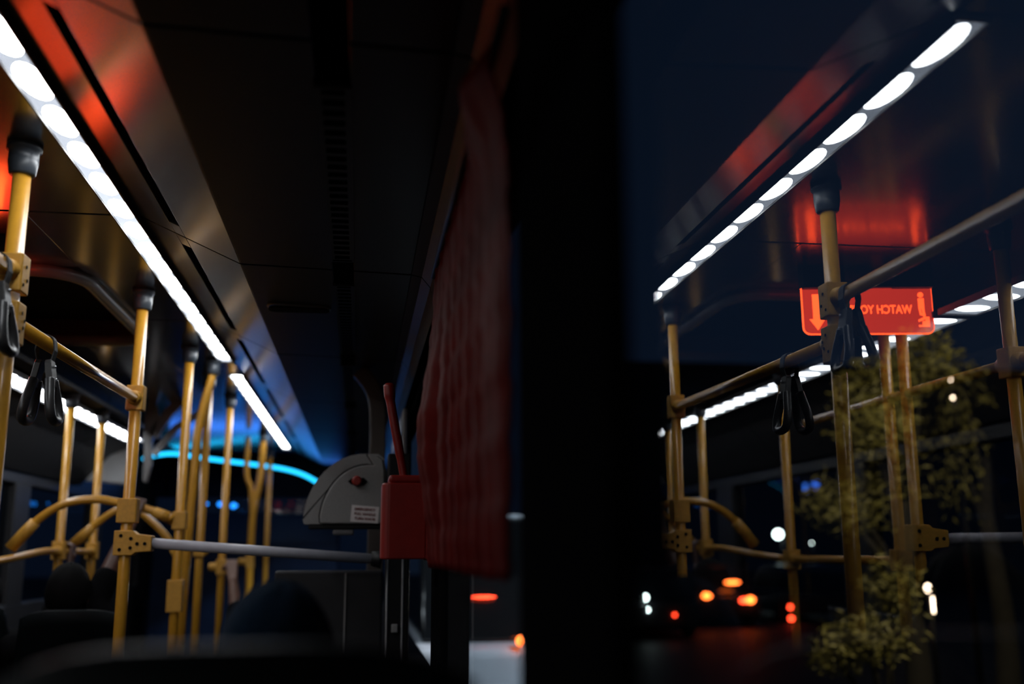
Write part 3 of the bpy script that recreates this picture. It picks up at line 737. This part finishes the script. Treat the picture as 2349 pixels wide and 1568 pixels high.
def hand(mb, wrist, grip, axis, fwd, r=.0085, bar=.018):
    """palm from the wrist to beside the bar at 'grip'; four fingers curl round the bar (axis), thumb from the side of the palm"""
    wrist, grip = Vector(wrist), Vector(grip); ax = Vector(axis).normalized(); fw = Vector(fwd).normalized()
    up = (grip-wrist); up = (up-ax*up.dot(ax)).normalized(); side = ax.cross(up).normalized()
    if side.dot(fw) < 0: side = -side
    palm = grip-side*(bar+.014)-up*.012
    knuck = [palm+ax*o+up*.028 for o in (-.030, -.010, .010, .029)]
    for k in knuck: capsule(mb, wrist+ax*((k-palm).dot(ax)*.45), k, .015, .0115)
    lens = (.85, 1.0, .95, .75)
    for k, l in zip(knuck, lens):
        b = k
        p1 = b+(up*.020+side*.016)*l; p2 = p1+(side*.026-up*.004)*l; p3 = p2+(-up*.022+side*.004)*l
        chain(mb, [b, p1, p2, p3], [r*1.1, r, r*.95, r*.82])
    tb = palm-ax*.030-up*.020
    t1 = tb-ax*.012+side*.022; t2 = t1+side*.024+up*.012; t3 = t2+up*.016+side*.006
    chain(mb, [tb, t1, t2, t3], [.013, .0105, .0098, .0085])
def relaxed_hand(mb, wrist, d, ax):
    wrist, d, ax = Vector(wrist), Vector(d).normalized(), Vector(ax).normalized(); dn = d.cross(ax).normalized()
    for o, l in ((-.028, .85), (-.009, 1), (.010, .95), (.028, .75)):
        k = wrist+d*.085+ax*o; capsule(mb, wrist+ax*o*.5, k, .015, .0115)
        p1 = k+d*.032*l+dn*.006; p2 = p1+(d*.022+dn*.012)*l; p3 = p2+(d*.014+dn*.014)*l; chain(mb, [k, p1, p2, p3], [.0095, .0088, .0082, .007])
    tb = wrist+d*.03-ax*.026; chain(mb, [tb, tb-ax*.022+d*.024, tb-ax*.028+d*.05, tb-ax*.026+d*.066], [.013, .0105, .0095, .008])
def person(label, head, hip, lean=0, hair_m='hair', hat=None, top_m='cloth', skin_m='skin', vox=.010, arm=None, turn=0, floor_z=FL):
    """seated person facing forward; head = centre of the skull, hip = pelvis; arm = (side, elbow, wrist, grip, axis, fwd)"""
    hd, hp = Vector(head), Vector(hip); t = thing('person', label, 'person', (hp.x, hp.y, floor_z), 'passengers')
    rz = Matrix.Rotation(turn, 3, 'Z')
    neck = hd+Vector((0, -.02, -.155)); chest = neck+Vector((0, .01, -.20)); sh = .185
    S = {s: neck+Vector((s*sh, -.005, -.075)) for s in (-1, 1)}
    b = MB()
    # skull, jaw, nose, ears, neck
    b.ell(hd, (.074, .094, .108), 24, 16); b.ell(hd+rz@Vector((0, .030, -.062)), (.056, .062, .062), 18, 12)
    b.ell(hd+rz@Vector((0, .098, -.030)), (.014, .020, .026), 12, 8); b.ell(hd+rz@Vector((0, .088, -.072)), (.026, .014, .008), 12, 8)
    b.ell(hd+rz@Vector((0, .082, -.105)), (.024, .020, .020), 12, 8); b.ell(hd+rz@Vector((0, .083, .012)), (.055, .018, .012), 14, 8)
    for s in (-1, 1): b.ell(hd+rz@Vector((s*.077, -.004, -.022)), (.010, .020, .032), 12, 8)
    capsule(b, hd+Vector((0, -.015, -.06)), neck+Vector((0, 0, -.04)), .056, .060)
    # trunk
    b.ell(chest, (.165, .105, .19), 24, 14); b.ell(chest.lerp(hp, .6), (.140, .105, .19), 24, 14); b.ell(hp, (.165, .125, .12), 24, 14)
    body_arms = []
    for s in (-1, 1):
        capsule(b, neck+Vector((s*.05, 0, -.04)), S[s], .055, .062)
        if arm and arm[0] == s:
            el, wr = Vector(arm[1]), Vector(arm[2])
        else:
            el = S[s]+Vector((s*.005, .05, -.27)); wr = Vector((hp.x+s*.11, hp.y+.27, hp.z+.115))
        chain(b, [S[s], S[s].lerp(el, .5), el], [.056, .050, .041]); chain(b, [el, el.lerp(wr, .35), wr], [.041, .041, .027])
        if arm and arm[0] == s: hand(b, wr, arm[3], arm[4], arm[5])
        else: relaxed_hand(b, wr, (-.2*s, 1, -.12), (-s*1, 0, 0))
        body_arms.append((s, el, wr))
        kn = hp+Vector((s*.11, .42, .02)); an = Vector((kn.x, kn.y+.04, floor_z+.09))
        chain(b, [hp+Vector((s*.085, .02, -.02)), kn], [.085, .060]); chain(b, [kn, kn.lerp(an, .35), an], [.058, .056, .038])
        capsule(b, an+Vector((0, -.02, -.05)), an+Vector((0, .15, -.058)), .036, .030)
    bo = obj('body', b, skin_m, t, recalc=False)
    q = bo.modifiers.new('skin', 'REMESH'); q.mode = 'VOXEL'; q.voxel_size = vox; q.use_smooth_shade = True
    q = bo.modifiers.new('relax', 'SMOOTH'); q.factor = .5; q.iterations = 2
    # eyes
    for s in (-1, 1): obj('eye', MB().ell(hd+rz@Vector((s*.031, .079, -.012)), (.012, .010, .009), 12, 8), 'eye', t)
    # jacket
    j = MB()
    j.ell(chest, (.182, .122, .20), 24, 14); j.ell(chest.lerp(hp, .6), (.16, .122, .20), 24, 14); j.ell(hp+Vector((0, 0, .02)), (.178, .137, .10), 24, 14)
    capsule(j, neck+Vector((0, 0, -.02)), neck+Vector((0, 0, -.06)), .070, .080)
    for s, el, wr in body_arms:
        capsule(j, neck+Vector((s*.05, 0, -.05)), S[s], .068, .076); chain(j, [S[s], S[s].lerp(el, .5), el], [.070, .064, .056])
        chain(j, [el, el.lerp(wr, .35), el.lerp(wr, .30 if arm and arm[0] == s else .93)], [.056, .055, .046])
    jo = obj('jacket', j, top_m, t, recalc=False)
    q = jo.modifiers.new('cloth', 'REMESH'); q.mode = 'VOXEL'; q.voxel_size = .012; q.use_smooth_shade = True
    q = jo.modifiers.new('relax', 'SMOOTH'); q.factor = .5; q.iterations = 4
    tr = MB(); tr.ell(hp+Vector((0, 0, -.01)), (.175, .135, .115), 20, 12)
    for s in (-1, 1):
        kn = hp+Vector((s*.11, .42, .02)); an = Vector((kn.x, kn.y+.04, floor_z+.11))
        chain(tr, [hp+Vector((s*.085, .02, -.02)), kn], [.098, .074]); chain(tr, [kn, kn.lerp(an, .4), an], [.072, .070, .056])
    to = obj('trousers', tr, 'jeans', t, recalc=False)
    q = to.modifiers.new('cloth', 'REMESH'); q.mode = 'VOXEL'; q.voxel_size = .014; q.use_smooth_shade = True
    # hair or hat: a shell over the upper and back skull
    hm = MB(); grid = []
    for i in range(13):
        ph = PI*.60*i/12; row = []
        for k in range(29):
            th = 2*PI*k/28
            back = max(0, -math.sin(th)); lim = ph*(1+.22*back-.16*max(0, math.sin(th))**2)
            rn = 1.0+.02*math.sin(7*th+5*ph)
            q = Vector((.082*rn*math.sin(lim)*math.cos(th), .103*rn*math.sin(lim)*math.sin(th), .118*rn*math.cos(lim))); row.append(hd+rz@q)
        grid.append(row)
    hm.sheet(grid); obj('knit_hat' if hat else 'hair', hm, hat or hair_m, t, solid=.012)
    if hat:
        ring = grid[-1]; obj('hat_brim', MB().tube([q.copy() for q in ring[:-1]], .011, 10, closed=True), hat, t)
    return t
person('person in dark clothes and navy knit hat seated in front of the camera', (-.118, 1.60, -.165), (-.12, 1.67, -.63), hat='navy', top_m='cloth2')
person('person with short black hair seated at the aisle, at the frame edge', (-.625, 1.62, -.115), (-.64, 1.67, -.63), top_m='cloth')
person('person seated by the pole, dark arm raised to grip the yellow arch', (-1.20, 4.58, -.16), (-1.12, 4.64, -.63), skin_m='skin2', vox=.0065,
       arm=(1, (-1.10, 4.62, -.21), (-1.02, 4.74, .085), (-1.005, yA, .205), (1, 0, -.25), (0, 1, 0)), top_m='cloth')
person('person seated by the left wall, dark hand on the low yellow rail', (-1.78, 5.30, -.20), (-1.80, 5.37, -.63), skin_m='skin2', vox=.0065,
       arm=(1, (-1.50, 5.42, -.35), (-1.46, 5.53, -.10), (-1.49, 5.62, .01), (0, 1, 0), (-1, 0, 0)), top_m='cloth2')
person('person in a dark jacket near the front with bare arm raised to a yellow clamp', (-.44, 6.02, -.30), (-.42, 6.10, -.63), skin_m='skin', vox=.0065,
       arm=(-1, (-.68, 6.20, -.42), (-.735, 6.33, -.16), (-.76, 6.42, -.085), (1, 0, 0), (0, 1, 0)), top_m='cloth2')

# ------------------------------------------------------------------ outside the window
GZ = -1.9
rd = MB().box((.5, -10, GZ-.1), (60, 90, GZ)); struct('road', rd, 'road')
rd2 = MB().box((-40, -10, GZ-.1), (.5, 90, GZ)); struct('road_far_side', rd2, 'road')
def car(label, x, y, L, W_, Ht, body_m, lamps, roofz=None):
    t = thing('car', label, 'car', (x, y, GZ), 'vehicles outside')
    z0 = GZ+.22; belt = GZ+Ht*.56; roof = GZ+Ht
    b = MB().prism([(y, z0+.1), (y+.05, z0), (y+L-.05, z0), (y+L, z0+.12), (y+L-.02, belt-.12), (y+L*.72, belt), (y+L*.06, belt), (y, belt-.06)], 'x', x-W_/2, x+W_/2)
    bo = obj('body', b, body_m, t, bevel=.06)
    obj('cabin', MB().prism([(y+L*.03, belt-.005), (y+L*.10, roof-.06), (y+L*.13, roof-.03), (y+L*.52, roof-.03), (y+L*.70, belt-.005)], 'x', x-W_*.46, x+W_*.46), 'dark_glass', t, bevel=.03)
    obj('roof', MB().box((x-W_*.45, y+L*.11, roof-.04), (x+W_*.45, y+L*.54, roof)), body_m, t, bevel=.018)
    for sx in (-1, 1):
        for yy in (y+L*.20, y+L*.80):
            obj('wheel', MB().lathe((x+sx*(W_/2-.02), yy, GZ+.31), [(.02, -.10), (.20, -.10), (.29, -.09), (.31, -.05), (.31, .05), (.29, .09), (.20, .10), (.02, .10)], 'x'), 'tyre', t)
    for nm, c, rad, mm in lamps: obj(nm, MB().ell(c, rad, 14, 8), mm, t)
    return t
yc = 25
car('dark car ahead outside with two orange tail lamps and a high brake lamp', .3668*yc, yc+.03, 4.2, 1.7, 1.5, 'card',
    [('tail_lamp', (.3441*yc, yc, -.0446*yc), (.10, .05, .07), 'lor'), ('tail_lamp', (.3470*yc, yc, -.0448*yc), (.06, .05, .05), 'lor'), ('tail_lamp', (.3894*yc, yc-.05, -.0490*yc), (.11, .05, .08), 'lor'),
     ('tail_lamp', (.3830*yc, yc, -.0496*yc), (.10, .05, .06), 'lred'), ('brake_lamp', (.3721*yc, yc, -.0318*yc), (.20, .05, .04), 'lor')])
yc = 22.0
car('car outside beyond the black pillar with two white lamps one above the other', .298*yc, yc+.05, 4.2, 1.75, 1.5, 'card',
    [('headlamp', (.2813*yc, yc, -.0456*yc), (.06, .05, .06), 'lw'), ('fog_lamp', (.2835*yc, yc, -.0573*yc), (.035, .04, .035), 'lw'), ('turn_lamp', (.311*yc, yc, -.0627*yc), (.03, .04, .03), 'lred')])
yc = 26
car('car outside with a red lamp above a glowing red reflector, left of the leaves', .4680*yc, yc+.05, 4.2, 1.75, 1.5, 'card',
    [('tail_lamp', (.4318*yc, yc, -.0567*yc), (.05, .05, .05), 'lred'), ('reflector', (.4321*yc, yc, -.0678*yc), (.07, .04, .05), 'lred')])  # the reflector emits, standing in for light thrown back
vx = 1.22
car('white car right outside the bus below the red curtain', vx, 7.9, 4.6, 1.6, 2.2, 'carw',
    [('brake_lamp', (.1574*7.88, 7.88, -.0846*7.88), (.045, .03, .04), 'lor'), ('window_glint', (.1206*8.1, 8.12, -.0434*8.1), (.10, .03, .012), 'lred')])  # the thin dash is a window reflection, made as a glowing part
def lamp_post(label, x, y, z, mm, r, cat='street lamp', cap_=True):
    t = thing('street_lamp', label, cat, (x, y, GZ), 'lamps outside')
    obj('post', MB().cyl((x+r+.03, y+.05, GZ), (x+r+.03, y+.05, z+r+.08), .04, 12), 'black', t)
    obj('lamp_head', MB().ell((x, y, z), (r, r, r), 16, 10), mm, t)
    obj('hood', MB().lathe((x, y, z+r), [(.01, .09), (r*.9, .06), (r*1.4, 0.02), (r*1.4, 0.01)]), 'black', t)
    return t
lamp_post('white street lamp outside, left of the leafy tree', .4233*36, 36, .0155*36, 'lw', .15)
lamp_post('small cold lamp outside, seen through the leaves', .459*30, 30, .0066*30, 'lw', .022)
lamp_post('tiny warm lamp outside beside the far yellow clamp', .5591*20, 20, -.0146*20, 'lwarm', .045)
lamp_post('high warm lamp outside above the trailing leaves', .6297*15, 15, .1798*15, 'lwarm', .022)
lamp_post('warm lamp outside low among the trailing leaves', .6308*14, 14, .1598*14, 'lwarm', .022)
bo_ = thing('bollard_lamp', 'short warm bollard lamp outside at the right of the bushes', 'bollard lamp', (.582*12, 12, GZ))
obj('post', MB().cyl((.5845*12, 12, GZ), (.5845*12, 12, -.036*12), .03, 12), 'black', bo_)
obj('lamp_head', MB().ell((.5801*12, 11.95, -.0394*12), (.034, .04, .05), 14, 8), 'lwarm', bo_)
obj('light_tube', MB().cyl((.5835*12, 11.93, -.064*12), (.5835*12, 11.93, -.048*12), .012, 10), 'lwarm', bo_)
bu = thing('street_building', 'dark building far outside with small blue lit signs', 'building', (24, 52, GZ))
obj('wall', MB().box((12, 52, GZ), (46, 60, 10)), 'build', bu)
for k, (dx, dz_) in enumerate(((.4655, .0640), (.4690, .0650), (.4560, .0625))):
    obj('blue_sign', MB().box((dx*51.9-.05, 51.9, dz_*51.9-.22), (dx*51.9+.09, 52, dz_*51.9+.22)), 'lblue', bu)
# trees: trunk, branches, leaf blades spread through a crown
def leaves(mb, c, rad, n, size, droop=0, seed=1):
    rnd = random.Random(seed)
    for _ in range(n):
        while True:
            p = Vector((rnd.uniform(-1, 1), rnd.uniform(-1, 1), rnd.uniform(-1, 1)))
            if p.length < 1: break
        p = p*(.55+.45*rnd.random()); q = Vector(c)+Vector((p.x*rad[0], p.y*rad[1], p.z*rad[2]))
        d = Vector((rnd.gauss(0, 1), rnd.gauss(0, 1), rnd.gauss(0, .6)-droop)).normalized(); s = d.cross(Vector((rnd.gauss(0, 1), rnd.gauss(0, 1), rnd.gauss(0, 1)))).normalized()
        L = size*rnd.uniform(.7, 1.4); w = L*.32; nrm = d.cross(s)*L*.10
        mb.add([q, q+d*L*.4+s*w*.5+nrm, q+d*L, q+d*L*.4-s*w*.5+nrm, q+d*L*.45-nrm*.4], [(0, 1, 4), (1, 2, 4), (2, 3, 4), (3, 0, 4)], True)
def tree(label, x, y, trunk_h, clumps, size, seed, name='tree', droop=0):
    t = thing(name, label, 'tree' if name == 'tree' else 'bush', (x, y, GZ), 'plants outside')
    rnd = random.Random(seed); b = MB(); L = MB()
    if trunk_h: b.tube(bez([(x, y, GZ), (x+.05, y, GZ+trunk_h*.5), (x-.03, y, GZ+trunk_h), (x+.02, y, GZ+trunk_h*1.3)], 5), [.14-.006*i for i in range(16)], 12)
    for c, rad, n in clumps:
        base = Vector((x, y, GZ+trunk_h*.8)); cc = Vector(c)
        b.tube(bez([base, base.lerp(cc, .5)+Vector((0, 0, .15)), cc], 5), [.05-.004*i for i in range(11)], 8)
        leaves(L, c, rad, n, size, droop, rnd.randint(0, 9999))
    obj('trunk', b, 'bark', t); obj('leaves', L, 'leaf', t, recalc=False)
    return t
ty = 9.0
tree('leafy tree outside behind the reflected poles', .56*ty, ty, 1.8,
     [((.545*ty, ty, .165*ty), (.55, .6, .40), 700), ((.52*ty, ty-.3, .12*ty), (.5, .5, .35), 520), ((.60*ty, ty, .20*ty), (.45, .5, .35), 500),
      ((.50*ty, ty, .045*ty), (.5, .5, .40), 520), ((.565*ty, ty+.2, .07*ty), (.4, .5, .40), 380), ((.475*ty, ty, .045*ty), (.28, .4, .16), 160)], .085, 3)
ty = 10.0
tree('sparser tree outside with trailing leaves, right of the leafy one', .66*ty, ty, 2.2,
     [((.63*ty, ty, .10*ty), (.38, .5, .85), 330), ((.645*ty, ty, .17*ty), (.3, .5, .5), 160)], .075, 11, droop=1.2)
ty = 7.5
tree('bush outside low behind the lower rail', .525*ty, ty, .3,
     [((.545*ty, ty, -.04*ty), (.26, .4, .30), 420), ((.50*ty, ty-.2, -.085*ty), (.40, .4, .26), 520), ((.475*ty, ty, -.105*ty), (.28, .3, .2), 200)], .07, 21, name='bush')

# ------------------------------------------------------------------ light
def light(kind, name, loc, energy, col, size=.1, size_y=None, rot=None, target=None):
    l = bpy.data.lights.new(name, kind); l.energy = energy; l.color = col
    if kind == 'AREA':
        l.shape = 'RECTANGLE'; l.size = size; l.size_y = size_y or size
    elif kind in ('POINT', 'SPOT'): l.shadow_soft_size = size
    o = bpy.data.objects.new(name, l); COL.objects.link(o); o.location = Vector(loc)+Vector((0, 0, H))
    if target is not None: o.rotation_euler = (Vector(target)-Vector(loc)).to_track_quat('-Z', 'Y').to_euler()
    if rot: o.rotation_euler = rot
    return o
# street lamp shining on the trees, then an added cool fill on the white car
light('SPOT', 'street_light_on_trees', (4.2, 5.2, 2.6), 560, (1, .80, .48), .2, target=(4.9, 9, .6)).data.spot_size = 1.6
light('SPOT', 'car_fill_light', (3.2, 5.0, 2.2), 900, (.85, .93, 1), .2, target=(1.0, 7.9, -.8)).data.spot_size = .7
# glow of the cyan strip in the front of the bus
light('AREA', 'blue_front_glow', (-1.0, 9.9, .72), 1.3, (.05, .22, 1), 1.6, .08, target=(-1.0, 7.5, 1.6))
# added warm fill for the saloon, from behind the photographer
light('AREA', 'rear_fill_light', (-1.1, -.8, .90), 2.2, (1, .93, .82), 1.0, .2, target=(-.9, 2.5, .2))

w = bpy.data.worlds.new('night'); sc.world = w; w.use_nodes = True
w.node_tree.nodes['Background'].inputs[0].default_value = (.004, .008, .018, 1); w.node_tree.nodes['Background'].inputs[1].default_value = 1.0
sc.cycles.max_bounces = 8; sc.cycles.transparent_max_bounces = 12; sc.cycles.sample_clamp_indirect = 6
